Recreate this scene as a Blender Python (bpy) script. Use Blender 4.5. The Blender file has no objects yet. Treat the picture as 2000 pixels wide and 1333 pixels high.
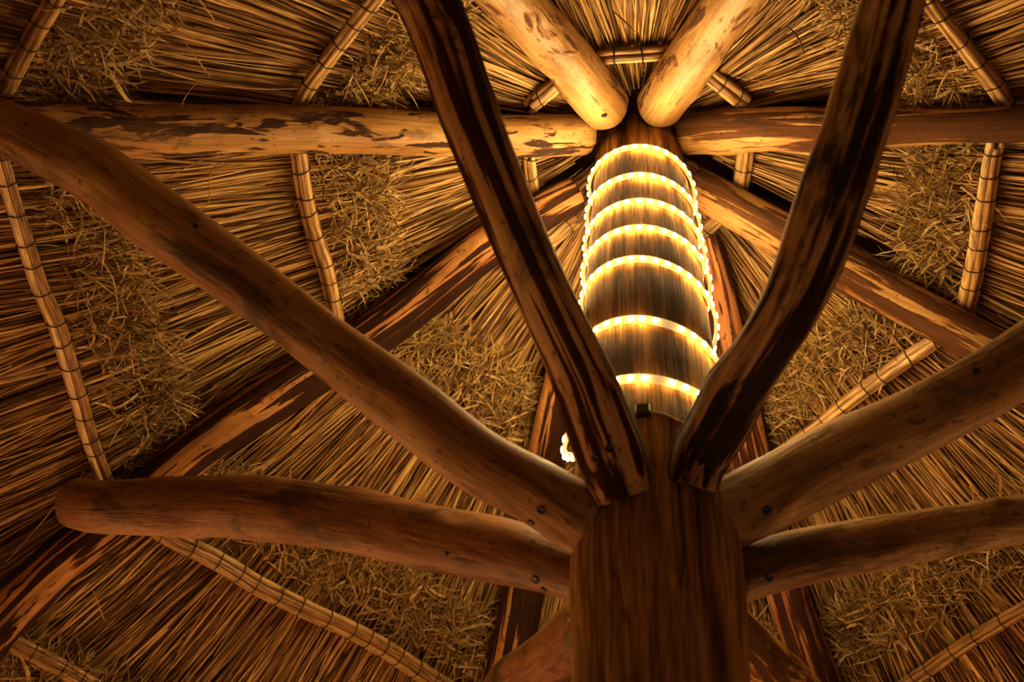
import bpy, math, random
import numpy as np
from mathutils import Vector, Matrix
from mathutils.bvhtree import BVHTree

# ------------------------------------------------------------------ camera, world, lights, exposure
EYE = np.array([0.0, -1.5, 1.5])
FW = np.array([-0.10708819, 0.5910469, 0.79949715])
RT = np.array([0.99337112, 0.097398, 0.06105279])
UP = np.array([0.04178437, -0.80073541, 0.59755909])
FPX = 2445.19
scene = bpy.context.scene
COL = scene.collection
cam_d = bpy.data.cameras.new('camera'); cam = bpy.data.objects.new('camera', cam_d); COL.objects.link(cam)
cam.matrix_world = Matrix(((RT[0], UP[0], -FW[0], EYE[0]), (RT[1], UP[1], -FW[1], EYE[1]), (RT[2], UP[2], -FW[2], EYE[2]), (0, 0, 0, 1)))
cam_d.sensor_width = 36; cam_d.lens = FPX * 36 / 2000; cam_d.clip_start = .05
cam_d.dof.use_dof = True; cam_d.dof.focus_distance = 2.75; cam_d.dof.aperture_fstop = 3.4
scene.camera = cam
w = bpy.data.worlds.new('night'); scene.world = w; w.use_nodes = True
w.node_tree.nodes['Background'].inputs[0].default_value = (1.0, .55, .25, 1)
w.node_tree.nodes['Background'].inputs[1].default_value = .012
vs = scene.view_settings
scene.display_settings.display_device = 'sRGB'
vs.view_transform = 'Standard'; vs.look = 'None'; vs.gamma = 1; vs.use_curve_mapping = False; vs.exposure = 0.6
scene.cycles.use_denoising = True
scene.cycles.max_bounces = 6; scene.cycles.diffuse_bounces = 3
scene.cycles.sample_clamp_indirect = 6
scene.cycles.adaptive_threshold = .02

def lamp(name, loc, power, color, radius):
    d = bpy.data.lights.new(name, 'POINT'); d.energy = power; d.color = color; d.shadow_soft_size = radius
    o = bpy.data.objects.new(name, d); o.location = loc; COL.objects.link(o)
# lamps standing round the hut, outside the frame; the last is an added fill
lamp('garden_lamp', (-2.6, 3.0, 1.9), 105, (1, .47, .16), .10)
lamp('garden_lamp', (2.9, 3.2, 1.9), 75, (1, .46, .155), .10)
lamp('garden_lamp', (-3.6, 1.3, 1.5), 72, (1, .48, .17), .10)
lamp('unseen_low_light', (-0.9, 1.5, 0.95), 28, (1, .50, .18), .12)
lamp('unseen_low_light', (0.9, -1.7, 0.9), 8, (1, .58, .26), .15)  # dim fill added for the near side of the post and strut undersides
LED_STRENGTH = 165
SLEEVE_STRENGTH = .33
LED_COLOR = (1, .66, .26)

# ------------------------------------------------------------------ surveying helpers
APEX = np.array([0, 0, 2.8646 + 1.5]); SLOPE = .636; POST_R = .128
def ray(x, y):
    d = FW + RT * (x - 1000) / FPX - UP * (y - 666.5) / FPX
    return d / np.linalg.norm(d)
def dirv(az):
    a = math.radians(az); return np.array([math.sin(a), -math.cos(a), 0.0])
def depth(P): return float((P - EYE) @ FW)
def on_cone(x, y, off=0.0):
    """where the line of sight meets the cone the rafters lie on"""
    d = ray(x, y); t = np.linspace(.3, 9, 6000); P = EYE + t[:, None] * d
    g = P[:, 2] - (APEX[2] + off - SLOPE * np.hypot(P[:, 0], P[:, 1]))
    i = max(1, int(np.argmax(g > 0))); u = -g[i-1] / (g[i] - g[i-1])
    return P[i-1] * (1 - u) + P[i] * u
def on_upright_plane(x, y, az):
    a = math.radians(az); n = np.array([math.cos(a), math.sin(a), 0])
    d = ray(x, y); return EYE + d * (-(EYE @ n) / (d @ n))
def on_post(x, y, R):
    d = ray(x, y); a = d[0]**2 + d[1]**2; b = 2 * (EYE[0]*d[0] + EYE[1]*d[1]); c = EYE[0]**2 + EYE[1]**2 - R*R
    q = b*b - 4*a*c
    t = (-b - math.sqrt(max(q, 0))) / (2*a); return EYE + t * d

# ------------------------------------------------------------------ object helpers
def tag(o, label=None, cat=None, group=None, kind=None):
    if label: o['label'] = label
    if cat: o['category'] = cat
    if group: o['group'] = group
    if kind: o['kind'] = kind
    return o
def empty(name, loc, label, cat, group=None):
    o = bpy.data.objects.new(name, None); o.location = loc; o.empty_display_size = .05; COL.objects.link(o)
    return tag(o, label, cat, group)
def mesh_obj(name, V, Fq, mat, parent=None, smooth=True, attrs=None, tri=None):
    V = np.asarray(V, dtype=np.float64)
    if parent is not None:
        V = V - np.array(parent.matrix_world.translation if parent.type != 'EMPTY' else parent.location)
    me = bpy.data.meshes.new(name)
    if isinstance(Fq, np.ndarray):
        nv, nf, k = len(V), len(Fq), Fq.shape[1]
        me.vertices.add(nv); me.vertices.foreach_set('co', V.astype(np.float32).ravel())
        me.loops.add(nf * k); me.loops.foreach_set('vertex_index', Fq.astype(np.int32).ravel())
        me.polygons.add(nf); me.polygons.foreach_set('loop_start', np.arange(0, nf * k, k, dtype=np.int32))
        me.update(calc_edges=True)
    else:
        me.from_pydata([tuple(v) for v in V], [], Fq); me.update()
    if smooth: me.polygons.foreach_set('use_smooth', np.ones(len(me.polygons), dtype=bool))
    for an, (typ, data) in (attrs or {}).items():
        a = me.attributes.new(an, typ, 'POINT')
        a.data.foreach_set('vector' if typ == 'FLOAT_VECTOR' else 'value', np.asarray(data, dtype=np.float32).ravel())
    me.materials.append(mat)
    o = bpy.data.objects.new(name, me); COL.objects.link(o)
    if parent is not None: o.parent = parent
    return o

def catmull(P, step):
    P = np.asarray(P, float); Q = np.vstack([2*P[0]-P[1], P, 2*P[-1]-P[-2]]); out = []
    for i in range(1, len(Q) - 2):
        n = max(2, int(np.linalg.norm(Q[i+1][:3] - Q[i][:3]) / step))
        for t in np.arange(n) / n:
            a, b, c, d = Q[i-1], Q[i], Q[i+1], Q[i+2]
            out.append(.5 * ((2*b) + (c-a)*t + (2*a-5*b+4*c-d)*t*t + (3*b-a-3*c+d)*t**3))
    out.append(Q[-2]); return np.array(out)

def frames(P):
    T = np.gradient(P, axis=0); T /= np.linalg.norm(T, axis=1)[:, None]
    ref = np.array([0, 0, 1.0]) if abs(T[0][2]) < .9 else np.array([0, -1.0, 0])
    n = ref - T[0] * (ref @ T[0]); n /= np.linalg.norm(n); N = [n]
    for i in range(1, len(P)):
        n = N[-1] - T[i] * (N[-1] @ T[i]); n /= np.linalg.norm(n); N.append(n)
    N = np.array(N); return T, N, np.cross(T, N)

def sweep(P, R, seg, rough=0.0, seed=0, cap=True, lump=None, squash=(1, 1)):
    """skin a path; returns verts, faces, rest coordinates (round the log, along the log)"""
    rs = np.random.RandomState(seed); T, N, B = frames(P); n = len(P)
    th = np.linspace(0, 2*math.pi, seg, endpoint=False)
    s = np.concatenate([[0], np.cumsum(np.linalg.norm(np.diff(P, axis=0), axis=1))])
    rad = np.repeat(np.asarray(R, float)[:, None], seg, 1)
    if rough:
        for k in range(10):
            m = rs.randint(0, 5); fz = rs.uniform(1, 9 if k < 6 else 26); ph, p2 = rs.uniform(0, 6.28, 2)
            rad *= 1 + rough * rs.uniform(.3, 1) / (1 + .25 * k) * np.cos(m * th[None, :] + ph) * np.sin(fz * s[:, None] + p2)
        for k in range(int(3 + s[-1] * 3)):                       # knots
            s0, t0, wd = rs.uniform(0, s[-1]), rs.uniform(0, 6.28), rs.uniform(.012, .03)
            dth = (th[None, :] - t0 + math.pi) % (2*math.pi) - math.pi
            rad *= 1 + rough * 2.2 * rs.choice([-1, 1]) * np.exp(-(((s[:, None]-s0)/(wd*1.6))**2 + (dth*rad/wd)**2))
    if lump is not None: rad = lump(rad, th, s)
    V = P[:, None, :] + rad[:, :, None] * (squash[0]*np.cos(th)[None, :, None] * N[:, None, :] + squash[1]*np.sin(th)[None, :, None] * B[:, None, :])
    rest = np.stack([rad*np.cos(th)[None, :], rad*np.sin(th)[None, :], np.repeat(s[:, None], seg, 1)], -1)
    V = V.reshape(-1, 3); rest = rest.reshape(-1, 3); F = []
    for i in range(n - 1):
        for j in range(seg):
            a, b = i*seg + j, i*seg + (j+1) % seg; F.append((a, b, b+seg, a+seg))
    if cap:
        V = list(V); rest = list(rest)
        for e, i0, sg in ((0, 0, -1), (n-1, (n-1)*seg, 1)):
            cut = np.random.RandomState(seed + i0).normal(0, .018, seg) if rough else np.zeros(seg)
            r1 = len(V)
            for j in range(seg): V.append(P[e] + (V[i0+j]-P[e])*.95 + T[e]*sg*R[e]*(.06 + cut[j])); rest.append(rest[i0+j]*np.array([.95, .95, 1]))
            r2 = len(V)
            for j in range(seg): V.append(V[r1+j].copy()); rest.append(rest[r1+j])
            c = len(V); V.append(P[e] + T[e]*sg*R[e]*.07); rest.append(np.array([0, 0, s[e]]))
            for j in range(seg):
                k = (j+1) % seg
                if sg < 0: F.append((i0+k, i0+j, r1+j, r1+k)); F.append((r2+k, r2+j, c))
                else: F.append((i0+j, i0+k, r1+k, r1+j)); F.append((r2+j, r2+k, c))
    return np.array(V), F, np.array(rest)

# ------------------------------------------------------------------ materials
class NT:
    def __init__(s, name):
        s.m = bpy.data.materials.new(name); s.m.use_nodes = True; s.t = s.m.node_tree; s.t.nodes.clear()
    def n(s, typ, **kw):
        nd = s.t.nodes.new(typ)
        for k, v in kw.items():
            if k[0] == 'i' and k[1:].isdigit(): k2 = int(k[1:])
            else: k2 = None
            if k2 is not None:
                if isinstance(v, bpy.types.NodeSocket): s.t.links.new(v, nd.inputs[k2])
                else: nd.inputs[k2].default_value = v
            else: setattr(nd, k, v)
        return nd
    def attr(s, name): return s.n('ShaderNodeAttribute', attribute_name=name)
    def mapping(s, vec, scale, loc=(0, 0, 0)):
        m = s.n('ShaderNodeMapping'); s.t.links.new(vec, m.inputs['Vector'])
        m.inputs['Scale'].default_value = scale; m.inputs['Location'].default_value = loc; return m.outputs[0]
    def noise(s, vec, scale, detail=4, rough=.55, dist=0):
        m = s.n('ShaderNodeTexNoise'); s.t.links.new(vec, m.inputs['Vector'])
        m.inputs['Scale'].default_value = scale; m.inputs['Detail'].default_value = detail
        m.inputs['Roughness'].default_value = rough; m.inputs['Distortion'].default_value = dist; return m.outputs['Fac']
    def ramp(s, fac, stops):
        m = s.n('ShaderNodeValToRGB'); s.t.links.new(fac, m.inputs[0]); e = m.color_ramp.elements
        while len(e) < len(stops): e.new(.5)
        for i, (p, c) in enumerate(stops):
            e[i].position = p; e[i].color = (*c, 1) if len(c) == 3 else c
        return m.outputs[0]
    def mix(s, fac, a, b, mode='MIX'):
        m = s.n('ShaderNodeMix', data_type='RGBA', blend_type=mode)
        for idx, v in ((0, fac), (6, a), (7, b)):
            if isinstance(v, bpy.types.NodeSocket): s.t.links.new(v, m.inputs[idx])
            else: m.inputs[idx].default_value = v if idx == 0 else (*v, 1)
        return m.outputs[2]
    def math(s, op, a, b=0.0):
        m = s.n('ShaderNodeMath', operation=op)
        for i, v in ((0, a), (1, b)):
            if isinstance(v, bpy.types.NodeSocket): s.t.links.new(v, m.inputs[i])
            else: m.inputs[i].default_value = v
        return m.outputs[0]
    def finish(s, color, rough=.6, bump=None, bstr=.5, bdist=.004, spec=.4, emis=None, estr=0, trans=0):
        p = s.n('ShaderNodeBsdfPrincipled')
        if isinstance(color, bpy.types.NodeSocket): s.t.links.new(color, p.inputs['Base Color'])
        else: p.inputs['Base Color'].default_value = (*color, 1)
        if isinstance(rough, bpy.types.NodeSocket): s.t.links.new(rough, p.inputs['Roughness'])
        else: p.inputs['Roughness'].default_value = rough
        p.inputs['Specular IOR Level'].default_value = spec
        p.inputs['Transmission Weight'].default_value = trans
        if emis: p.inputs['Emission Color'].default_value = (*emis, 1); p.inputs['Emission Strength'].default_value = estr
        if bump is not None:
            b = s.n('ShaderNodeBump'); b.inputs['Strength'].default_value = bstr; b.inputs['Distance'].default_value = bdist
            s.t.links.new(bump, b.inputs['Height']); s.t.links.new(b.outputs[0], p.inputs['Normal'])
        o = s.n('ShaderNodeOutputMaterial'); s.t.links.new(p.outputs[0], o.inputs[0]); return s.m

def wood(name, seed, bark, rim, pale, cover, stretch=.12, patch=16, sharp=.03, dark=.5, dark_col=(.05, .03, .018), rough=.5, spec=.4):
    """log with its bark partly peeled: cover = share still under bark; everything follows the log's own length"""
    t = NT(name); v = t.attr('rest').outputs['Vector']; off = (seed*3.7, seed*1.3, seed*.9)
    p = t.noise(t.mapping(v, (1, 1, stretch), off), patch, 5, .6, .5)
    c = .30 + .40 * cover
    base = t.ramp(p, [(max(0, c-sharp), bark), (c, rim), (min(1, c+sharp), pale)])
    tone = t.noise(t.mapping(v, (1, 1, .35), off[::-1]), 9, 3, .6)
    base = t.mix(t.ramp(tone, [(.40, (1, 1, 1)), (.68, (0, 0, 0))]), base, t.mix(1.0, base, (.62, .50, .42), 'MULTIPLY'))
    d = t.noise(t.mapping(v, (1, 1, .4), (seed, seed*2, 5)), 13, 5, .65, .5)
    base = t.mix(t.math('MULTIPLY', t.ramp(d, [(.52, (0, 0, 0)), (.64, (1, 1, 1))]), dark), base, dark_col)
    g = t.noise(t.mapping(v, (1, 1, .035), off), 170, 3, .7)
    base = t.mix(.75, base, t.mix(1.0, base, t.ramp(g, [(.3, (.5, .45, .4)), (.65, (1.25, 1.22, 1.15))]), 'MULTIPLY'))
    sp = t.noise(t.mapping(v, (1, 1, .7), off), 75, 2, .5)
    base = t.mix(t.math('MULTIPLY', t.ramp(sp, [(.63, (0, 0, 0)), (.70, (1, 1, 1))]), .7), base, dark_col)
    h = t.math('ADD', t.math('MULTIPLY', t.ramp(p, [(c-sharp, (1, 1, 1)), (c+sharp, (0, 0, 0))]), 1.0),
               t.math('MULTIPLY', t.math('ADD', g, t.noise(v, 40, 4)), .35))
    rg = t.math('MULTIPLY_ADD', t.ramp(p, [(c-sharp, (1, 1, 1)), (c+sharp, (0, 0, 0))]), .95 - rough); rg.node.inputs[2].default_value = rough
    return t.finish(base, rg, h, .8, .004, spec)

PALE = (.66, .43, .17)
M = {
 'strut_UL': wood('peeling_bark_wood', 1, (.060, .020, .010), (.20, .07, .025), (.62, .40, .19), .49, .05, 40, .022, .85, (.025, .02, .012), .6, .2),
 'strut_UR': wood('blackened_bark_wood', 2, (.030, .018, .011), (.22, .10, .04), (.54, .36, .18), .49, .06, 36, .03, .95, (.022, .02, .012), .6, .22),
 'strut_L': wood('smooth_brown_wood', 3, (.14, .075, .034), (.34, .19, .08), (.48, .29, .125), .25, .22, 12, .10, .85, (.07, .045, .02), .55, .25),
 'strut_LL': wood('smooth_reddish_wood', 4, (.12, .055, .025), (.27, .125, .052), (.36, .185, .075), .28, .2, 12, .10, .8, (.06, .035, .02), .55, .25),
 'strut_R': wood('smooth_tan_wood', 5, (.17, .105, .052), (.36, .23, .11), (.50, .34, .165), .28, .22, 14, .10, .8, (.08, .05, .025), .55, .25),
 'strut_LR': wood('smooth_weathered_wood', 6, (.14, .085, .042), (.33, .20, .095), (.46, .30, .14), .32, .22, 14, .10, .8, (.07, .045, .02), .55, .25),
 'pale': wood('pale_peeled_wood', 7, (.17, .07, .025), (.50, .27, .08), PALE, .34, .3, 22, .03, .8, (.24, .11, .03), .42, .55),
 'pale_patched': wood('pale_wood_with_bark_patches', 8, (.06, .028, .013), (.28, .13, .05), (.66, .42, .16), .36, .22, 24, .015, .8, (.17, .08, .03), .45, .4),
 'rough': wood('rough_brown_wood', 9, (.13, .055, .022), (.36, .16, .05), (.62, .37, .13), .56, .10, 30, .025, .7, (.05, .03, .018), .6, .22),
 'streak': wood('streaked_bark_wood', 10, (.045, .018, .010), (.26, .09, .03), (.62, .32, .11), .58, .05, 38, .016, .4, (.05, .03, .018), .65, .15),
 'red': wood('red_bark_wood', 11, (.06, .022, .012), (.27, .09, .035), (.48, .22, .09), .54, .05, 38, .02, .4, (.05, .03, .018), .65, .15),
}
# post: dark vertical stains, long drying cracks
t = NT('weathered_post_wood'); v = t.attr('rest').outputs['Vector']
a = t.noise(t.mapping(v, (1, 1, .06)), 22, 4, .6, .3); g = t.noise(t.mapping(v, (1, 1, .03)), 190, 3, .7)
b = t.noise(t.mapping(v, (1, 1, .015), (4, 2, 0)), 26, 1.5, .5); bl = t.noise(t.mapping(v, (1, 1, .35), (9, 2, 0)), 14, 4, .6)
c = t.ramp(a, [(.36, (.075, .035, .015)), (.47, (.24, .125, .048)), (.62, (.46, .26, .10))])
c = t.mix(.7, c, t.mix(1.0, c, t.ramp(g, [(.36, (.30, .27, .25)), (.60, (1.4, 1.35, 1.25))]), 'MULTIPLY'))
c = t.mix(t.ramp(bl, [(.54, (0, 0, 0)), (.68, (.85, .85, .85))]), c, (.05, .028, .014))
crack = t.ramp(b, [(.492, (0, 0, 0)), (.4985, (1, 1, 1)), (.505, (0, 0, 0))])
c = t.mix(t.math('MULTIPLY', crack, .7), c, (.02, .012, .008))
h = t.math('SUBTRACT', t.math('MULTIPLY', g, .5), crack)
M['post'] = t.finish(c, .62, h, 1.0, .006, .05)

def straw_mat(name, stops, rough=.5):
    t = NT(name); f = t.attr('tone').outputs['Fac']; v = t.attr('rest').outputs['Vector']
    g = t.noise(t.mapping(v, (1, 1, .12)), 130 if 'cane' in name else 60, 3, .6)
    c = t.ramp(f, stops)
    c = t.mix(.8, c, t.mix(1.0, c, t.ramp(g, [(.38, (.35, .3, .26)), (.58, (1.15, 1.12, 1.05))]), 'MULTIPLY'))
    return t.finish(c, rough, None, spec=.35)
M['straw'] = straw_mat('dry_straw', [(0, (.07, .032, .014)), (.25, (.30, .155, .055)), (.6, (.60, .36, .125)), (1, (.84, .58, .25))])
M['fringe'] = straw_mat('ragged_straw_tips', [(0, (.14, .085, .03)), (.4, (.42, .28, .105)), (1, (.72, .52, .22))])
M['cane'] = straw_mat('lashed_cane', [(0, (.22, .10, .04)), (.5, (.50, .29, .11)), (1, (.84, .60, .29))], .27)
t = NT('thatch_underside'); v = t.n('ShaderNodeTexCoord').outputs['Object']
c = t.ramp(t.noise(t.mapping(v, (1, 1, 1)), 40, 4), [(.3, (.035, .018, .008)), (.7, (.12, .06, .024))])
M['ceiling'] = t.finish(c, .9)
t = NT('sand'); v = t.n('ShaderNodeTexCoord').outputs['Object']
M['sand'] = t.finish(t.ramp(t.noise(v, 9, 6), [(.3, (.30, .20, .11)), (.7, (.48, .34, .20))]), .95, t.noise(v, 30, 5), .5, .02)
t = NT('black_wire'); M['wire'] = t.finish(t.ramp(t.noise(t.n('ShaderNodeTexCoord').outputs['Object'], 90), [(.3, (.006, .005, .004)), (.8, (.02, .014, .010))]), .5)
t = NT('black_bolt'); M['bolt'] = t.finish(t.ramp(t.noise(t.n('ShaderNodeTexCoord').outputs['Object'], 200), [(.3, (.006, .005, .004)), (.8, (.025, .016, .010))]), .45)
t = NT('black_plastic'); M['plastic'] = t.finish(t.ramp(t.noise(t.n('ShaderNodeTexCoord').outputs['Object'], 60), [(.3, (.010, .009, .008)), (.8, (.018, .016, .014))]), .35)
t = NT('led'); M['led'] = t.finish((.9, .9, .8), .3, emis=LED_COLOR, estr=LED_STRENGTH)
t = NT('glowing_sleeve'); v = t.attr('rest').outputs['Vector']
M['sleeve'] = t.finish((.40, .29, .12), .25, t.noise(v, 60, 2), .2, .001, .5, (1, .74, .34), SLEEVE_STRENGTH)
tr = t.n('ShaderNodeBsdfTransparent'); tr.inputs[0].default_value = (1, .93, .72, 1); mx = t.n('ShaderNodeMixShader'); mx.inputs[0].default_value = .5
pb = [n for n in t.t.nodes if n.type == 'BSDF_PRINCIPLED'][0]; om = [n for n in t.t.nodes if n.type == 'OUTPUT_MATERIAL'][0]
t.t.links.new(pb.outputs[0], mx.inputs[1]); t.t.links.new(tr.outputs[0], mx.inputs[2]); t.t.links.new(mx.outputs[0], om.inputs[0])
t = NT('pale_cord'); M['cord'] = t.finish(t.ramp(t.noise(t.n('ShaderNodeTexCoord').outputs['Object'], 60), [(.3, (.42, .32, .17)), (.8, (.60, .48, .26))]), .4)

# ------------------------------------------------------------------ setting: ground and the roof skin above the thatch
AZ = {'UL': -26.0, 'UR': 23.0, 'R': 71.0, 'LR': 110.5, 'SR': 161.0, 'SL': 199.5, 'LL': 249.0, 'L': 294.5}
ORDER = ['UL', 'UR', 'R', 'LR', 'SR', 'SL', 'LL', 'L']
def rd(k):
    d = dirv(AZ[k]); d[2] = -SLOPE; return d
def nrm(a, b):
    n = np.cross(rd(a), rd(b)); n /= np.linalg.norm(n); return n if n[2] > 0 else -n
def roofpt(a, b, u, r, off):
    u = np.asarray(u)[..., None]; r = np.asarray(r)[..., None]; off = np.asarray(off)[..., None]
    return APEX + r * ((1-u)*rd(a) + u*rd(b)) + nrm(a, b) * off
def on_bay(a, b, x, y, off):
    n = nrm(a, b); d = ray(x, y); return EYE + d * (((APEX + n*off - EYE) @ n) / (d @ n))

th = np.linspace(0, 2*math.pi, 64, endpoint=False)
V = [(0, 0, 0)] + [(7*math.cos(a), 7*math.sin(a), 0) for a in th]
fl = mesh_obj('floor', V, [(0, 1+i, 1+(i+1) % 64) for i in range(64)], M['sand'], smooth=False); tag(fl, 'sandy ground under the thatched hut', 'floor', kind='structure')
V = [APEX + np.array([0, 0, .26])]; F = []
for i, k in enumerate(ORDER): V.append(APEX + rd(k)*2.75 + np.array([0, 0, .26]))
for i in range(8): F.append((0, 1+i, 1+(i+1) % 8))
nb = len(V)
for v_ in list(V): V.append(np.array(v_) + np.array([0, 0, .12]))
F += [tuple(nb + q for q in f[::-1]) for f in F]
for i in range(8):
    j = (i+1) % 8; F.append((1+i, nb+1+i, nb+1+j, 1+j))
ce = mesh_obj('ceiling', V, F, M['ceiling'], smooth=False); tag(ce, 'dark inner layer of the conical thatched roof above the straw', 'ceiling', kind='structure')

# ------------------------------------------------------------------ post
def log(name, P, R, mat, seg=56, rough=.05, seed=0, label=None, cat=None, group=None, parent=None, step=.012, lump=None):
    Q = catmull(np.column_stack([P, R]), step)
    V, F, rest = sweep(Q[:, :3], Q[:, 3], seg, rough, seed, lump=lump)
    o = mesh_obj(name, V, F, mat, parent, attrs={'rest': ('FLOAT_VECTOR', rest)})
    tag(o, label, cat, group); return o, (V, F)
zs = [0, .8, 1.8, 2.6, 2.87, 3.3, 3.7, 4.0, 4.3]
rr = [.140, .135, .130, .128, .137, .131, .124, .116, .107]
post, _ = log('post', np.array([[0, 0, z] for z in zs]), rr, M['post'], 96, .012, 3,
              'thick weathered brown log post rising to the roof peak, lower end blurred', 'post', step=.02)

# ------------------------------------------------------------------ rafters (centre x, centre y, half width) in the photo, laid on the roof cone
RAF = {
 'L': ('pale_patched', [(1140, 263, 41), (1000, 265, 42), (850, 262, 43), (700, 256, 45), (550, 252, 47), (400, 252, 48), (250, 256, 50), (100, 250, 50), (-60, 243, 50), (-260, 225, 50)], 'long pale rafter with dark bark patches, level across the left of the roof'),
 'R': ('rough', [(1345, 262, 40), (1400, 258, 42), (1500, 254, 42), (1620, 252, 40), (1750, 250, 36), (1900, 246, 34), (2040, 240, 36), (2200, 225, 38)], 'rough half-barked rafter running level to the right of the post top'),
 'UL': ('pale', [(1184, 212, 47), (1105, 115, 51), (1022, 22, 55), (940, -70, 58), (820, -205, 60)], 'bright pale spotted rafter leaning up and left from the post top'),
 'UR': ('pale', [(1287, 208, 45), (1322, 158, 49), (1364, 98, 51), (1428, 5, 54), (1500, -100, 56), (1600, -240, 58)], 'bright pale rafter leaning up and right from the post top'),
 'LL': ('streak', [(1120, 378, 36), (1060, 412, 38), (950, 482, 42), (745, 645, 43), (560, 765, 44), (395, 872, 45), (245, 1000, 46), (115, 1100, 48), (0, 1215, 50), (-120, 1330, 50)], 'bark-streaked rafter running down to the lower left corner'),
 'LR': ('rough', [(1355, 362, 36), (1426, 402, 40), (1535, 462, 42), (1648, 528, 42), (1845, 633, 43), (1990, 705, 45), (2150, 780, 45)], 'half-peeled rafter sloping down to the right edge'),
 'SL': ('streak', [(1128, 600, 34), (1102, 720, 36), (1078, 840, 38), (1046, 1010, 40), (1018, 1180, 42), (985, 1340, 43), (960, 1470, 44)], 'striped rafter descending steeply behind the post on its left side'),
 'SR': ('red', [(1372, 470, 34), (1405, 590, 36), (1462, 880, 38), (1545, 1170, 40), (1595, 1320, 42), (1640, 1470, 42)], 'reddish barked rafter descending steeply behind the post on its right side'),
}
LOGM = {}; RPATH = {}
for i, (k, (mt, q, lab)) in enumerate(RAF.items()):
    P = [on_cone(x, y) for x, y, _ in q]; R = [hw*depth(p)/FPX for (_, _, hw), p in zip(q, P)]
    d = dirv(AZ[k]); d[2] = -SLOPE
    for r in (1.75, 2.45):                                           # on to the eave
        if np.hypot(P[-1][0], P[-1][1]) < r - .15: P.append(APEX + d*r); R.append(R[-1])
    RPATH[k] = catmull(np.array(P), .01)
    o, m_ = log('rafter', np.array(P), R, M[mt], 52, .045, 20+i, lab, 'rafter', 'rafters fanning out from the post top')
    LOGM['raf_'+k] = (o, m_)

# ------------------------------------------------------------------ struts from the post collar up to the rafters
STR = {
 'UL': (-22, [(833, 0, 62), (923, 245, 58), (1013, 466, 57), (1080, 615, 58), (1137, 737, 62), (1165, 815, 66), (1198, 905, 66), (1220, 970, 56)], 'dark strut with a peeling bark stripe, leaning up left in front of the roof'),
 'UR': (27.5, [(1745, 0, 64), (1680, 220, 66), (1598, 466, 64), (1546, 594, 58), (1490, 685, 55), (1440, 755, 60), (1410, 815, 62), (1368, 890, 58), (1350, 950, 50)], 'dark crooked bark-covered strut leaning up right over the light coil'),
 'L': (-62, [(-110, 222, 50), (-20, 240, 52), (60, 273, 57), (196, 343, 61), (291, 416, 63), (450, 529, 60), (560, 612, 57), (650, 684, 58), (800, 798, 65), (930, 898, 65), (1050, 962, 65), (1112, 1000, 68)], 'smooth brown mottled strut crossing diagonally from upper left to the post'),
 'LL': (-106.5, [(150, 983, 50), (200, 991, 54), (300, 990, 57), (420, 990, 60), (540, 997, 63), (690, 1018, 61), (860, 1055, 65), (1000, 1082, 63), (1112, 1118, 52)], 'dark reddish slightly bent strut running left from the post with a blunt end'),
 'R': (78, [(1997, 706, 66), (1825, 806, 66), (1650, 889, 69), (1517, 958, 70), (1432, 1000, 68)], 'smooth tan strut rising from the post to the right edge'),
 'LR': (110.5, [(1997, 1013, 49), (1825, 1041, 52), (1650, 1072, 55), (1540, 1095, 56), (1462, 1120, 52)], 'weathered brown strut running nearly level to the right below the tan one'),
 'SL': (-160, [(1150, 1216, 58), (1085, 1278, 56), (1000, 1345, 54)], 'smooth strut behind the post dropping out at the bottom, left of the post'),
 'SR': (161, [(1420, 1225, 52), (1480, 1285, 52), (1540, 1335, 50)], 'rough-barked strut behind the post dropping out at the bottom, right of the post'),
}
for i, (k, (az, q, lab)) in enumerate(STR.items()):
    P = [on_upright_plane(x, y, az) for x, y, _ in q]; R = [hw*depth(p)/FPX for (_, _, hw), p in zip(q, P)]
    pr = sorted(zip(P, R), key=lambda t_: np.hypot(t_[0][0], t_[0][1])); P = [a for a, _ in pr]; R = [b for _, b in pr]
    e = P[0] - P[1]; e /= np.linalg.norm(e)
    if k not in ('UL', 'UR'): P.insert(0, P[0] + e*.045); R.insert(0, R[0])     # let into the post
    d = dirv(az)
    if k not in ('LL',):
        r0 = float(np.hypot(P[-1][0], P[-1][1])); z0 = P[-1][2]; r1 = 1.30
        rp = RPATH[k]; e = rp[int(np.argmin(abs(np.hypot(rp[:, 0], rp[:, 1]) - r1)))] - np.array([0, 0, .03])
        if r0 < 1.2:
            if r1 - r0 > .45: P.append(P[-1]*.5 + e*.5 + np.array([0, 0, .0])); R.append(R[-1])
            P.append(e); R.append(R[-1])
    mt = {'SL': 'strut_LL', 'SR': 'rough'}.get(k, 'strut_'+k)
    if k == 'SL': M['strut_SL'] = M['strut_LL']
    o, m_ = log('strut', np.array(P), R, M[mt], 56, .04, 40+i, lab, 'strut', 'struts bracing the rafters from the post')
    LOGM['str_'+k] = (o, m_)

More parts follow.
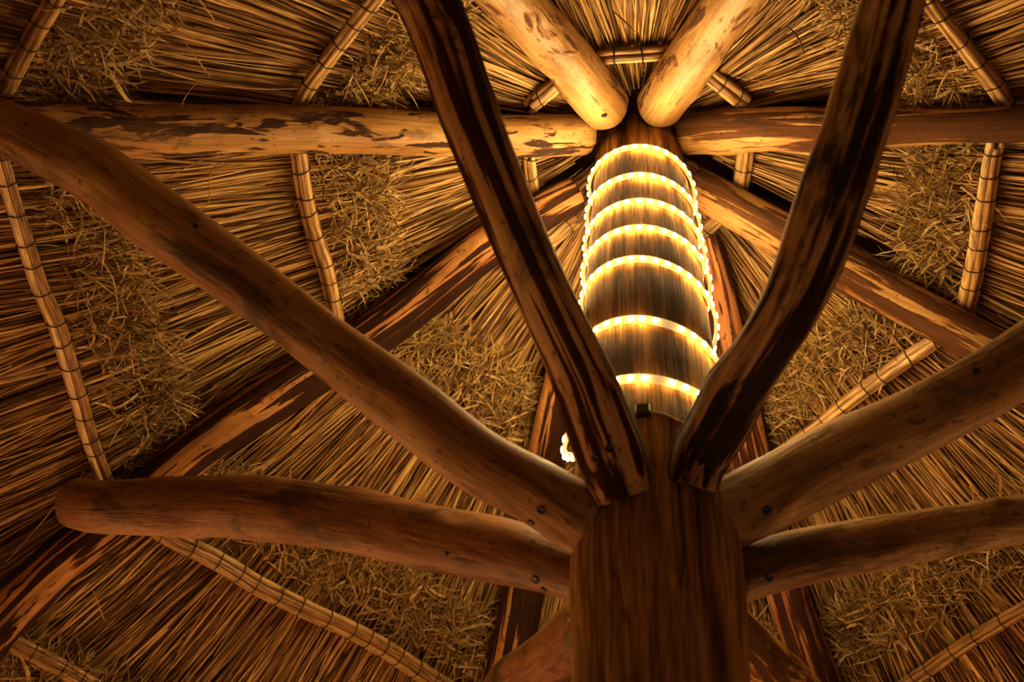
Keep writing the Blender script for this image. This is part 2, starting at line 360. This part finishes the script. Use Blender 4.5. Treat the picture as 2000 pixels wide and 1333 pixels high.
def bolt(key, x, y, r):
    o, (V, F) = LOGM[key]
    bvh = BVHTree.FromPolygons([tuple(v) for v in V], [tuple(int(i) for i in f) for f in F])
    hit = bvh.ray_cast(Vector(EYE), Vector(ray(x, y)))
    if hit[0] is None: print('bolt missed', key, x, y); return
    p, n = np.array(hit[0]), np.array(hit[1]); n = n if n @ ray(x, y) < 0 else -n
    a = np.cross(n, [0, 0, 1.0]); a /= np.linalg.norm(a); b = np.cross(n, a); V2 = []; F2 = []
    rad = r*depth(p)/FPX
    prof = [(1.0, -.004), (1.0, .0012), (.90, .0024), (.74, .0026), (.68, .0018), (.2, .0016)]   # rim and sunk head
    for rr_, hh in prof:
        for j in range(20):
            an = j*math.pi/10; V2.append(p + (a*math.cos(an) + b*math.sin(an))*rad*rr_ + n*hh)
    for i in range(len(prof)-1):
        for j in range(20): F2.append((i*20+j, i*20+(j+1) % 20, (i+1)*20+(j+1) % 20, (i+1)*20+j))
    F2.append(tuple((len(prof)-1)*20+j for j in range(20)))
    bo = mesh_obj('bolt', V2, F2, M['bolt'], None); bo.parent = o
    bo['label'] = 'dark sunken bolt'
for a in (('str_UL', 1191, 876, 9), ('str_UL', 1163, 896, 8), ('str_L', 1057, 997, 9), ('str_L', 1037, 1021, 8), ('str_L', 382, 442, 5),
          ('str_LL', 1046, 1133, 9), ('str_LL', 1062, 1152, 7), ('str_LL', 873, 1082, 4), ('str_R', 1498, 998, 10), ('str_R', 1906, 725, 8),
          ('str_LR', 1502, 1130, 9), ('raf_UL', 1180, 225, 6)):
    bolt(*a)

# ------------------------------------------------------------------ cane purlins lashed with wire
def ring_mesh(c, T, N, B, ra, rb, wire, tilt, rs):
    V = []; F = []; n, m = 28, 6
    for i in range(n):
        a = 2*math.pi*i/n
        ctr = c + N*math.cos(a)*ra + B*math.sin(a)*rb + T*(tilt*math.sin(a+.6) + .0006*math.sin(5*a))
        out = N*math.cos(a) + B*math.sin(a)
        for j in range(m):
            bta = 2*math.pi*j/m; V.append(ctr + (out*math.cos(bta) + T*math.sin(bta))*wire)
    for i in range(n):
        for j in range(m):
            F.append((i*m+j, ((i+1) % n)*m+j, ((i+1) % n)*m+(j+1) % m, i*m+(j+1) % m))
    return V, F
CANE_OFF = .062
def purlin(bay, q, label, seed, step=.062, wire=.0013, ties=None, canes=6):
    a, b = bay; rs = np.random.RandomState(seed)
    P = np.array([on_bay(a, b, x, y, CANE_OFF) for x, y, _ in q]); R = np.array([hw*depth(p)/FPX for (_, _, hw), p in zip(q, P)])
    Q = catmull(np.column_stack([P, R]), .012); T, N, B = frames(Q[:, :3])
    L = np.concatenate([[0], np.cumsum(np.linalg.norm(np.diff(Q[:, :3], axis=0), axis=1))])
    root = empty('purlin', tuple(Q[0, :3]), label, 'purlin', 'cane purlins lashed under the thatch')
    for c in range(canes):
        ang = 2*math.pi*c/canes + rs.uniform(-.2, .2); cr = .365 + rs.uniform(-.035, .03)
        tw = rs.uniform(-.25, .25); k = Q[:, 3]*(1-cr)
        ph = rs.uniform(0, 6); wob = .0012*np.sin(L*9+ph)
        an = ang + tw*L
        path = Q[:, :3] + N*(np.cos(an)*k + wob)[:, None] + B*(np.sin(an)*k)[:, None]
        i0 = rs.randint(0, 3); i1 = len(path) - rs.randint(0, 3)
        if i1 - i0 < 5: i0, i1 = 0, len(path)
        sp = rs.uniform(.16, .26); s0 = rs.uniform(0, sp)
        def lump(rad, th_, s, sp=sp, s0=s0): return rad*(1 + .07*np.exp(-((((s[:, None]-s0+sp/2) % sp) - sp/2)/.005)**2) - .03*np.cos(2*math.pi*(s[:, None]-s0)/sp))
        V, F, rest = sweep(path[i0:i1], (Q[:, 3]*cr)[i0:i1], 12, .03, seed*7+c, lump=lump)
        rest = rest*np.array([1, 1, 1]) + np.array([seed*.37, c*.21, 0])
        tone = np.full(len(V), rs.uniform(.1, .95))
        mesh_obj('cane', V, F, M['cane'], root, attrs={'rest': ('FLOAT_VECTOR', rest), 'tone': ('FLOAT', tone)})
    if ties is None:
        ties = []; s = rs.uniform(.01, .04)
        while s < L[-1] - .01: ties.append(s); s += step*rs.uniform(.75, 1.25)
    for s in ties:
        i = min(len(L)-1, int(np.searchsorted(L, s))); r = Q[i, 3] + wire*.8
        V, F = ring_mesh(Q[i, :3], T[i], N[i], B[i], r, r, wire, rs.uniform(-.006, .006), rs)
        mesh_obj('wire_tie', V, F, M['wire'], root)
    return root
PUR = [
 (('L', 'UL'), [(-12, 215, 20), (12, 168, 20), (50, 95, 20), (95, 18, 20), (120, -30, 20), (190, -150, 20)], 'cane purlin crossing the top left corner of the photo'),
 (('L', 'UL'), [(580, 215, 17), (606, 164, 17), (676, 70, 17), (725, 8, 17), (760, -38, 17), (830, -130, 17)], 'cane purlin between the patched level rafter and the dark peeling strut, above the rafter'),
 (('L', 'UL'), [(1030, 212, 17), (1064, 184, 18), (1092, 160, 17), (1130, 125, 16)], 'short cane purlin tucked beside the lower end of the pale up-left rafter'),
 (('UL', 'UR'), [(1150, 118, 15), (1190, 110, 16), (1242, 107, 16), (1300, 103, 16), (1340, 98, 15)], 'short level cane purlin between the two bright rafters above the post'),
 (('UR', 'R'), [(1350, 112, 17), (1385, 146, 18), (1425, 178, 19), (1462, 208, 19)], 'short cane purlin sticking out right of the bright up-right rafter'),
 (('UR', 'R'), [(1740, -110, 18), (1805, -12, 18), (1850, 50, 18), (1890, 100, 19), (1945, 172, 20), (1968, 210, 20)], 'cane purlin in the top right corner beside the crooked strut'),
 (('R', 'LR'), [(1458, 270, 17), (1454, 310, 18), (1447, 358, 17), (1438, 398, 16)], 'short cane purlin under the right rafter close to the light coil'),
 (('R', 'LR'), [(1950, 262, 18), (1938, 310, 18), (1927, 385, 19), (1917, 450, 20), (1903, 528, 20), (1890, 590, 20), (1885, 625, 19)], 'upright-looking cane purlin near the right edge below the right rafter'),
 (('LR', 'SR'), [(1425, 412, 14), (1398, 432, 15), (1372, 455, 15), (1345, 480, 15)], 'stub of pale cane purlin just right of the light coil'),
 (('LR', 'SR'), [(1850, 650, 15), (1812, 675, 17), (1755, 713, 17), (1668, 776, 16), (1601, 829, 14), (1540, 872, 13), (1475, 915, 12)], 'shiny cane purlin slanting down to the tan strut on the right'),
 (('LR', 'SR'), [(2120, 1110, 15), (2010, 1184, 15), (1900, 1250, 15), (1800, 1318, 15), (1700, 1385, 15), (1620, 1430, 15)], 'dark cane purlin in the bottom right corner'),
 (('SL', 'LL'), [(1060, 480, 14), (1085, 462, 16), (1102, 446, 16), (1125, 430, 15)][::-1], 'stub of pale cane purlin just left of the light coil'),
 (('SL', 'LL'), [(1040, 930, 14), (990, 900, 15), (890, 832, 16), (790, 762, 16), (690, 690, 16)], 'cane purlin running just behind the mottled diagonal strut'),
 (('SL', 'LL'), [(990, 1420, 19), (905, 1368, 19), (825, 1316, 19), (755, 1270, 19), (685, 1231, 19), (596, 1190, 19), (508, 1146, 19), (420, 1093, 19), (350, 1060, 18), (290, 1030, 17)], 'long bright cane purlin emerging below the blunt-ended strut'),
 (('SL', 'LL'), [(520, 1560, 20), (300, 1420, 20), (168, 1334, 20), (110, 1300, 20), (35, 1262, 20), (-30, 1228, 20)], 'cane purlin in the bottom left corner of the photo'),
 (('LL', 'L'), [(1035, 285, 12), (1034, 310, 13), (1038, 345, 13), (1044, 385, 13), (1054, 415, 13)], 'short slim cane purlin below the level left rafter beside the dark strut'),
 (('LL', 'L'), [(578, 268, 17), (584, 305, 17), (596, 385, 17), (615, 461, 17), (636, 524, 17), (650, 590, 17), (662, 660, 17)], 'shiny cane purlin hanging below the middle of the patched level rafter'),
 (('LL', 'L'), [(-8, 270, 17), (7, 333, 17), (28, 406, 17), (50, 475, 17), (77, 560, 17), (109, 629, 18), (131, 699, 18), (151, 769, 18), (172, 846, 18), (190, 899, 17), (212, 955, 16), (232, 1000, 15)], 'long cane purlin with many wire ties down the left edge'),
]
for i, (bay, q, lab) in enumerate(PUR):
    purlin(bay, q, lab, 100+i, wire=.0022 if i == 3 else .0013, ties=(.05, .12) if i == 3 else None)

# ------------------------------------------------------------------ thatch
RINGS = [.262, .775, 1.30, 1.83, 2.36]
def strips(P, Wv, N, width, thick, flat=False):
    """P: (n,k,3) centre lines, N: side direction (n,3 or n,k,3); returns verts and quads of thin 4-sided stems"""
    n, k, _ = P.shape; T = np.gradient(P, axis=1); T /= np.linalg.norm(T, axis=2)[..., None] + 1e-9
    S = N - T * (N*T).sum(-1)[..., None]; S /= np.linalg.norm(S, axis=2)[..., None] + 1e-9; U = np.cross(T, S)
    w_ = width[:, None, None] * Wv[None, :, None]; t_ = thick[:, None, None] * Wv[None, :, None]
    if flat:
        V = np.stack([P + S*w_, P + U*t_, P - S*w_], 2); m = 3; closed = False
    else:
        V = np.stack([P + S*w_, P + U*t_, P - S*w_, P - U*t_], 2); m = 4; closed = True
    V = V.reshape(-1, 3); base = (np.arange(n)*k*m)[:, None, None]
    i = np.arange(k-1)[None, :, None]; j = np.arange(m if closed else m-1)[None, None, :]; j2 = (j+1) % m
    F = np.stack(np.broadcast_arrays(base + i*m + j, base + i*m + j2, base + (i+1)*m + j2, base + (i+1)*m + j), -1).reshape(-1, 4)
    return V, F, m

BAYS = {
 ('L', 'UL'): 'straw thatch filling the upper left of the roof above the patched level rafter',
 ('UL', 'UR'): 'wedge of straw thatch between the two bright rafters at the top of the photo',
 ('UR', 'R'): 'straw thatch in the upper right of the roof above the right rafter',
 ('R', 'LR'): 'straw thatch below the right rafter down to the half-peeled sloping rafter',
 ('LR', 'SR'): 'straw thatch in the lower right behind the tan and weathered struts',
 ('SR', 'SL'): 'straw thatch directly behind the post at the bottom',
 ('SL', 'LL'): 'straw thatch in the lower left below the bark-streaked rafter',
 ('LL', 'L'): 'straw thatch at the left between the patched level rafter and the bark-streaked one',
}
def bay_angle(a, b):
    return (AZ[b] - AZ[a]) % 360
for bi, ((a, b), lab) in enumerate(BAYS.items()):
    rs = np.random.RandomState(500 + bi); span = math.radians(bay_angle(a, b)); n = nrm(a, b)
    root = tag(empty('thatch', tuple(roofpt(a, b, .5, 1.0, .1)), lab, 'thatch', 'straw thatch bays'), kind='stuff')
    for c, rj in enumerate(RINGS):
        rt, rb_ = max(.01, rj - .17), rj + .62
        area = span/2*(rb_**2 - rt**2); N_ = int(area * 2900) + 200
        if c == 4: N_ = int(N_*.6)
        r0 = np.sqrt(rs.uniform(0, 1, N_) * (rb_**2 - rt**2)*.75 + (max(0, rt-.02))**2)
        top = rs.uniform(0, 1, N_) < .30; r0[top] = rj - .17*rs.uniform(.1, 1, top.sum())**.7
        r0 = np.maximum(r0, .012)
        L = rs.uniform(.28, .62, N_); L = np.minimum(L, rb_ + .05 - r0)
        u = rs.uniform(-.02, 1.02, N_); du = rs.normal(0, .035, N_)*L/np.maximum(r0+.2, .25) + rs.normal(0, .012, N_)
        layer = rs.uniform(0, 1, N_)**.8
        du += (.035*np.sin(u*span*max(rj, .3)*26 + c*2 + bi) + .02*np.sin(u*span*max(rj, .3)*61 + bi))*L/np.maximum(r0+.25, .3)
        layer0 = 1 - layer**2                                             # occlusion shade put into the tone: stems deep in the bundle are darker
        k = 7; tt = np.linspace(0, 1, k)[None, :]
        r = r0[:, None] + L[:, None]*tt
        uu = u[:, None] + du[:, None]*(tt-.5)*1.6
        bend = rs.normal(0, .006, N_)[:, None]*np.sin(tt*math.pi)/np.maximum(r, .15)
        uu = np.clip(uu + bend, -.02, 1.02)
        s = r - rj
        off = .082 + .055*np.clip(s/.42, -.15, 1.3) + .052*layer[:, None] + rs.normal(0, .0035, N_)[:, None]*np.sin(tt*math.pi*1.0 + rs.uniform(0, 3, N_)[:, None])
        off -= .018*np.sin(uu*7 + bi*2 + c)*np.cos(r*11 + uu*9)*.5                     # the bundles sag unevenly
        P = roofpt(a, b, uu, r, off)
        side = np.cross(rd(b) - rd(a), n); side = (rd(b) - rd(a)); side = side/np.linalg.norm(side)
        rot = rs.uniform(-.9, .9, N_); S = side[None, :]*np.cos(rot)[:, None] + n[None, :]*np.sin(rot)[:, None]
        wd = rs.uniform(.0016, .0050, N_); big = rs.uniform(0, 1, N_) < .10; wd[big] *= 1.5
        V, F, m = strips(P, np.array([.55, .9, 1, 1, 1, .9, .5]), S[:, None, :].repeat(k, 1), wd, wd*.55)
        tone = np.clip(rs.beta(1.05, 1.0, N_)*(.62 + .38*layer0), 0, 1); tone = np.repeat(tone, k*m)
        rest = np.stack([np.repeat(u*5 + wd*400, k*m), np.repeat(layer*7, k*m), np.repeat(r[:, :, None], m, 2).ravel()], -1)
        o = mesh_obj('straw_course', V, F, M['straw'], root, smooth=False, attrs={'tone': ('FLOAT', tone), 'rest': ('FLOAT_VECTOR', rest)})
        o['kind'] = 'stuff'
        # ragged upper tips of this course, curling out below the purlin
        if c == 0: continue
        Nf = int(span * rj * 2900)
        r0 = rj - .03 - .14*rs.uniform(0, 1, Nf)**.8; u = rs.uniform(0.0, 1, Nf)
        clump = .5 + .5*np.sin(u*span*rj*22 + bi*3 + c) * np.sin(u*span*rj*9 + c*2)
        keep = rs.uniform(0, 1, Nf) < .35 + .65*clump; r0, u = r0[keep], u[keep]; Nf = len(u)
        start = roofpt(a, b, u, r0, .060 + .03*rs.uniform(0, 1, Nf))
        up_s = -((rd(a)+rd(b))/2); up_s /= np.linalg.norm(up_s)
        ang = rs.normal(0, .75, Nf); wild = rs.uniform(0, 1, Nf) < .25; ang[wild] = rs.uniform(-3.1, 3.1, wild.sum())
        D = up_s[None, :]*np.cos(ang)[:, None] + side[None, :]*np.sin(ang)[:, None] - n[None, :]*rs.uniform(-.15, .55, Nf)[:, None]
        D /= np.linalg.norm(D, axis=1)[:, None]
        curl = rs.normal(0, 1, (Nf, 3)); curl -= D*(curl*D).sum(1)[:, None]; curl /= np.linalg.norm(curl, axis=1)[:, None]
        Lf = rs.gamma(3, .016, Nf) + .015; Lf = np.minimum(Lf, .14); kap = rs.normal(0, 1.3, Nf)
        k = 7; tt = np.linspace(0, 1, k)
        P = [start]; dcur = D.copy()
        for q in range(1, k):
            dcur = dcur + curl*(kap/6)[:, None]*1.0; dcur /= np.linalg.norm(dcur, axis=1)[:, None]
            P.append(P[-1] + dcur*(Lf/6)[:, None])
        P = np.stack(P, 1)
        dd = (P - APEX) @ n; lim = .03; P += n*np.clip(lim - dd, 0, 1)[..., None]      # not into the rafters
        S = rs.normal(0, 1, (Nf, 1, 3)).repeat(k, 1)
        wd = rs.uniform(.0010, .0027, Nf); big = rs.uniform(0, 1, Nf) < .12; wd[big] *= 2.0
        V, F, m = strips(P, np.array([.7, 1, 1, .95, .8, .55, .15]), S, wd, wd*.3, True)
        tone = np.repeat(np.clip(rs.beta(2, 2, Nf), 0, 1), k*m)
        rest = np.stack([np.repeat(u*9, k*m), np.repeat(Lf*30, k*m), np.tile(np.repeat(tt, m), Nf)], -1)
        f_ = mesh_obj('ragged_fringe', V, F, M['fringe'], None, smooth=False, attrs={'tone': ('FLOAT', tone), 'rest': ('FLOAT_VECTOR', rest)})
        f_.parent = o; f_.matrix_parent_inverse = Matrix.Translation(-Vector(root.location)); f_['kind'] = 'stuff'
        f_['label'] = 'ragged curled tips of the straw'

# ------------------------------------------------------------------ loose straws hanging below the thatch
def loose(bay, q, wid, tone, label, off=.05, sag=0.0):
    P = np.array([on_bay(bay[0], bay[1], x, y, off) for x, y in q]); Q = catmull(P, .008)
    n = nrm(*bay); L = np.linspace(0, 1, len(Q)); Q = Q - n*(sag*np.sin(L*math.pi))[:, None]
    V, F, rest = sweep(Q, wid*(.35 + .65*np.sin(np.clip(L*1.0, .03, .97)*math.pi)**.5), 8, 0, 1, squash=(1, .4))
    o = mesh_obj('loose_straw', V, F, M['straw'], None, attrs={'tone': ('FLOAT', np.full(len(V), tone)), 'rest': ('FLOAT_VECTOR', rest)})
    tag(o, label, 'straw', 'loose straws hanging under the thatch')
LU, LD = ('L', 'UL'), ('LL', 'L')
loose(LU, [(232, 112), (300, 133), (400, 160), (500, 173), (588, 173)], .0032, .85, 'long bowed loose straw above the patched level rafter', .06)
loose(LU, [(384, 162), (368, 180), (355, 205), (350, 228)], .0026, .8, 'short curved loose straw hanging onto the patched level rafter', .02)
loose(LU, [(250, 105), (275, 90), (300, 75)], .0036, .8, 'leafy loose straw near the top left cane purlin', .06)
loose(LU, [(362, 85), (385, 115), (410, 150)], .003, .3, 'dark loose straw crossing the stems left of the upper cane purlin', .06)
loose(LD, [(430, 303), (395, 312), (350, 335), (305, 358)], .002, .9, 'thin pale loose straw slanting below the patched level rafter', .05)
loose(LD, [(448, 310), (420, 325), (410, 345), (410, 375), (404, 402), (385, 407)], .0028, .6, 'hooked loose straw dangling below the patched level rafter', .04)
loose(LD, [(165, 922), (120, 975), (65, 1040), (12, 1098)], .0036, .75, 'long straight loose straw beside the blunt end of the reddish strut', .05)
loose(LD, [(205, 452), (203, 500), (198, 530)], .003, .9, 'upright loose straw in the fringe below the mottled diagonal strut', .05)
loose(LD, [(252, 655), (256, 690), (263, 738)], .003, .7, 'upright loose straw right of the long left-edge purlin', .05)
loose(('UR', 'R'), [(1540, 52), (1556, 70), (1564, 85), (1570, 103)], .005, .0, 'dark withered leaf on the straw right of the bright up-right rafter', .06)
loose(('UR', 'R'), [(1412, 140), (1450, 153), (1515, 162)], .002, .8, 'thin loose straw above the right rafter near the short cane purlin', .05)
loose(('UR', 'R'), [(1765, 180), (1800, 188), (1815, 205), (1840, 214)], .0022, .7, 'thin curly loose straw above the right rafter beyond the crooked strut', .04)
loose(('UL', 'UR'), [(1198, 22), (1222, 44), (1240, 62)], .004, .05, 'dark leaf on the wedge of thatch between the bright rafters', .06)
loose(LU, [(690, 150), (712, 185), (730, 222)], .003, .5, 'stiff loose straw ending on the patched rafter left of the dark strut', .04)
loose(('SL', 'LL'), [(180, 1150), (205, 1215)], .0022, .6, 'short loose straw over the lower left thatch', .06)
loose(('SL', 'LL'), [(632, 744), (612, 800), (588, 830), (583, 870)], .003, .6, 'kinked loose straw under the bark-streaked rafter', .05)
loose(('SL', 'LL'), [(562, 1000), (545, 1062), (560, 1100)][::-1], .0024, .6, 'loose straw behind the blunt-ended strut', .05)

# ------------------------------------------------------------------ rope light wound round the post
turns = [(285, 2.55), (342, 2.415), (393, 2.303), (445, 2.196), (505, 2.081), (625, 1.874), (740, 1.70)]
def near_height(y, R):
    hs = np.linspace(2.5, 4.3, 3600); zz = (0*hs)
    D = np.stack([zz, zz - R + 1.5, hs - 1.5], -1); dz = D @ FW
    yy = 666.5 - FPX*(D @ UP)/dz; return float(hs[np.argmin(abs(yy - y))])
def post_r(z): return float(np.interp(z, zs, rr))
SB = .0085                                                            # rope stands this far off the bark
H = [near_height(y, post_r(h+1.5) + SB) for y, h in turns]
phi_k = np.array([-2.2] + [2*math.pi*i for i in range(7)] + [2*math.pi*6 + 1.25])
hk = np.array([H[0] + .035] + H + [H[-1] - .03])
ph = np.linspace(phi_k[0], phi_k[-1], 1400); hh = np.interp(ph, phi_k, hk)
hh = np.convolve(np.pad(hh, 20, mode='edge'), np.ones(41)/41, 'valid')
rad = np.array([post_r(z) for z in hh]) + SB + .0012*np.sin(ph*3.1) + .0035*np.clip(np.sin(ph - .3 - math.pi/2 + math.pi/2), 0, 1)
sag = np.exp(-((ph - 12*math.pi + 1.5)/.5)**2); rad = rad + .016*sag; hh = hh - .075*sag     # the last turn hangs loose on the left
path = np.stack([rad*np.sin(ph), -rad*np.cos(ph), hh], -1)
rl = empty('rope_light', tuple(path[0]), 'glowing yellow LED rope light coiled seven times round the post', 'rope light')
# flat clear sleeve: rounded rectangle section 16 mm tall, 6 mm thick
sec = []
for k in range(20):
    a = 2*math.pi*k/20; ca, sa = math.cos(a), math.sin(a)
    sec.append((.0036*math.copysign(abs(ca)**.6, ca), .0112*math.copysign(abs(sa)**.6, sa)))
out = path.copy(); out[:, 2] = 0; out /= np.linalg.norm(out, axis=1)[:, None]
V = []; rest = []; s_ = np.concatenate([[0], np.cumsum(np.linalg.norm(np.diff(path, axis=0), axis=1))])
zup = np.array([0, 0, 1.0])
for i in range(len(path)):
    for x, y in sec: V.append(path[i] + out[i]*x + zup*y); rest.append((x, y, s_[i]))
F = [(i*20+j, i*20+(j+1) % 20, (i+1)*20+(j+1) % 20, (i+1)*20+j) for i in range(len(path)-1) for j in range(20)]
F += [tuple(range(20)), tuple((len(path)-1)*20+j for j in range(19, -1, -1))]
mesh_obj('clear_sleeve', V, F, M['sleeve'], rl, attrs={'rest': ('FLOAT_VECTOR', rest)})
# one LED: a small domed chip
def led_mesh(r):
    V = []; F = []; pr_ = [(1, 0), (1, .18), (.8, .34), (.45, .42)]
    for a_, z_ in pr_:
        for j in range(12): V.append((r*a_*math.cos(j*math.pi/6), r*a_*math.sin(j*math.pi/6), r*z_))
    for i in range(3):
        for j in range(12): F.append((i*12+j, i*12+(j+1) % 12, (i+1)*12+(j+1) % 12, (i+1)*12+j))
    F.append(tuple(36+j for j in range(12))); return V, F
LV, LF = led_mesh(.0060)
lme = bpy.data.meshes.new('led'); lme.from_pydata(LV, [], LF); lme.materials.append(M['led'])
pitch = .0245; cnt = int(s_[-1]/pitch); leds = []
for q in range(cnt):
    s0 = (q+.5)*pitch; i = int(np.searchsorted(s_, s0)); i = min(i, len(path)-1)
    p = path[i] + out[i]*.0034 - np.array([0, 0, .0025]); tz = out[i]; tx = np.cross(zup, tz); pph = ph[i]
    turn_pos = pph/(2*math.pi)
    if abs(turn_pos - 5.055) < .0135 or abs(turn_pos - 6.015) < .0135: continue          # two dead chips leave gaps
    d = p - EYE; facing = -float(tz @ d)/np.linalg.norm(d)
    leds.append((facing, p, np.column_stack([tx, zup, tz])))
leds.sort(key=lambda t_: -t_[0])
rest_V, rest_F = [], []
for n_, (fc, p, Mx) in enumerate(leds):
    if n_ < 100:
        o = bpy.data.objects.new('led', lme); COL.objects.link(o); o.parent = rl
        m4 = Matrix([list(Mx[0])+[0], list(Mx[1])+[0], list(Mx[2])+[0], [0, 0, 0, 1]]); m4.translation = Vector(p - path[0]); o.matrix_local = m4
    else:
        b0 = len(rest_V); rest_V += [p + Mx @ np.array(v_) for v_ in LV]; rest_F += [tuple(b0+j for j in f) for f in LF]
o = mesh_obj('led', rest_V, rest_F, M['led'], rl, smooth=False); o['kind'] = 'stuff'
# black connector and the thin pale lead of the rope light
cp = on_post(1257, 811, .131); tz = cp*np.array([1, 1, 0]); tz /= np.linalg.norm(tz); tx = np.cross(zup, tz)
V = []; hx, hy, hz = .0125, .011, .017
for dz in (0, hz):
    for k in range(24):
        a = 2*math.pi*k/24; ca, sa = math.cos(a), math.sin(a)
        V.append(cp + tx*hx*math.copysign(abs(ca)**.35, ca) + zup*hy*1.1*math.copysign(abs(sa)**.35, sa) + tz*(dz - .003))
V += [cp + (np.array(v_) - cp - tz*(hz-.003))*.86 + tz*(hz - .001) for v_ in V[24:48]]
F = [(r_*24+k, r_*24+(k+1) % 24, (r_+1)*24+(k+1) % 24, (r_+1)*24+k) for r_ in (0, 1) for k in range(24)] + [tuple(48+k for k in range(24)), tuple(range(23, -1, -1))]
c_ = mesh_obj('connector', V, F, M['plastic'], rl, smooth=False); c_['label'] = 'black box connector'
P = np.array([on_post(x, y, .1345) for x, y in [(1270, 806), (1290, 808), (1312, 816), (1333, 826), (1344, 812), (1353, 793), (1362, 775)]]); Q = catmull(P, .004)
V, F, rest = sweep(Q, np.full(len(Q), .0021), 8, 0, 1)
c_ = mesh_obj('lead_wire', V, F, M['cord'], rl, attrs={'rest': ('FLOAT_VECTOR', rest)}); c_['label'] = 'thin pale lead'
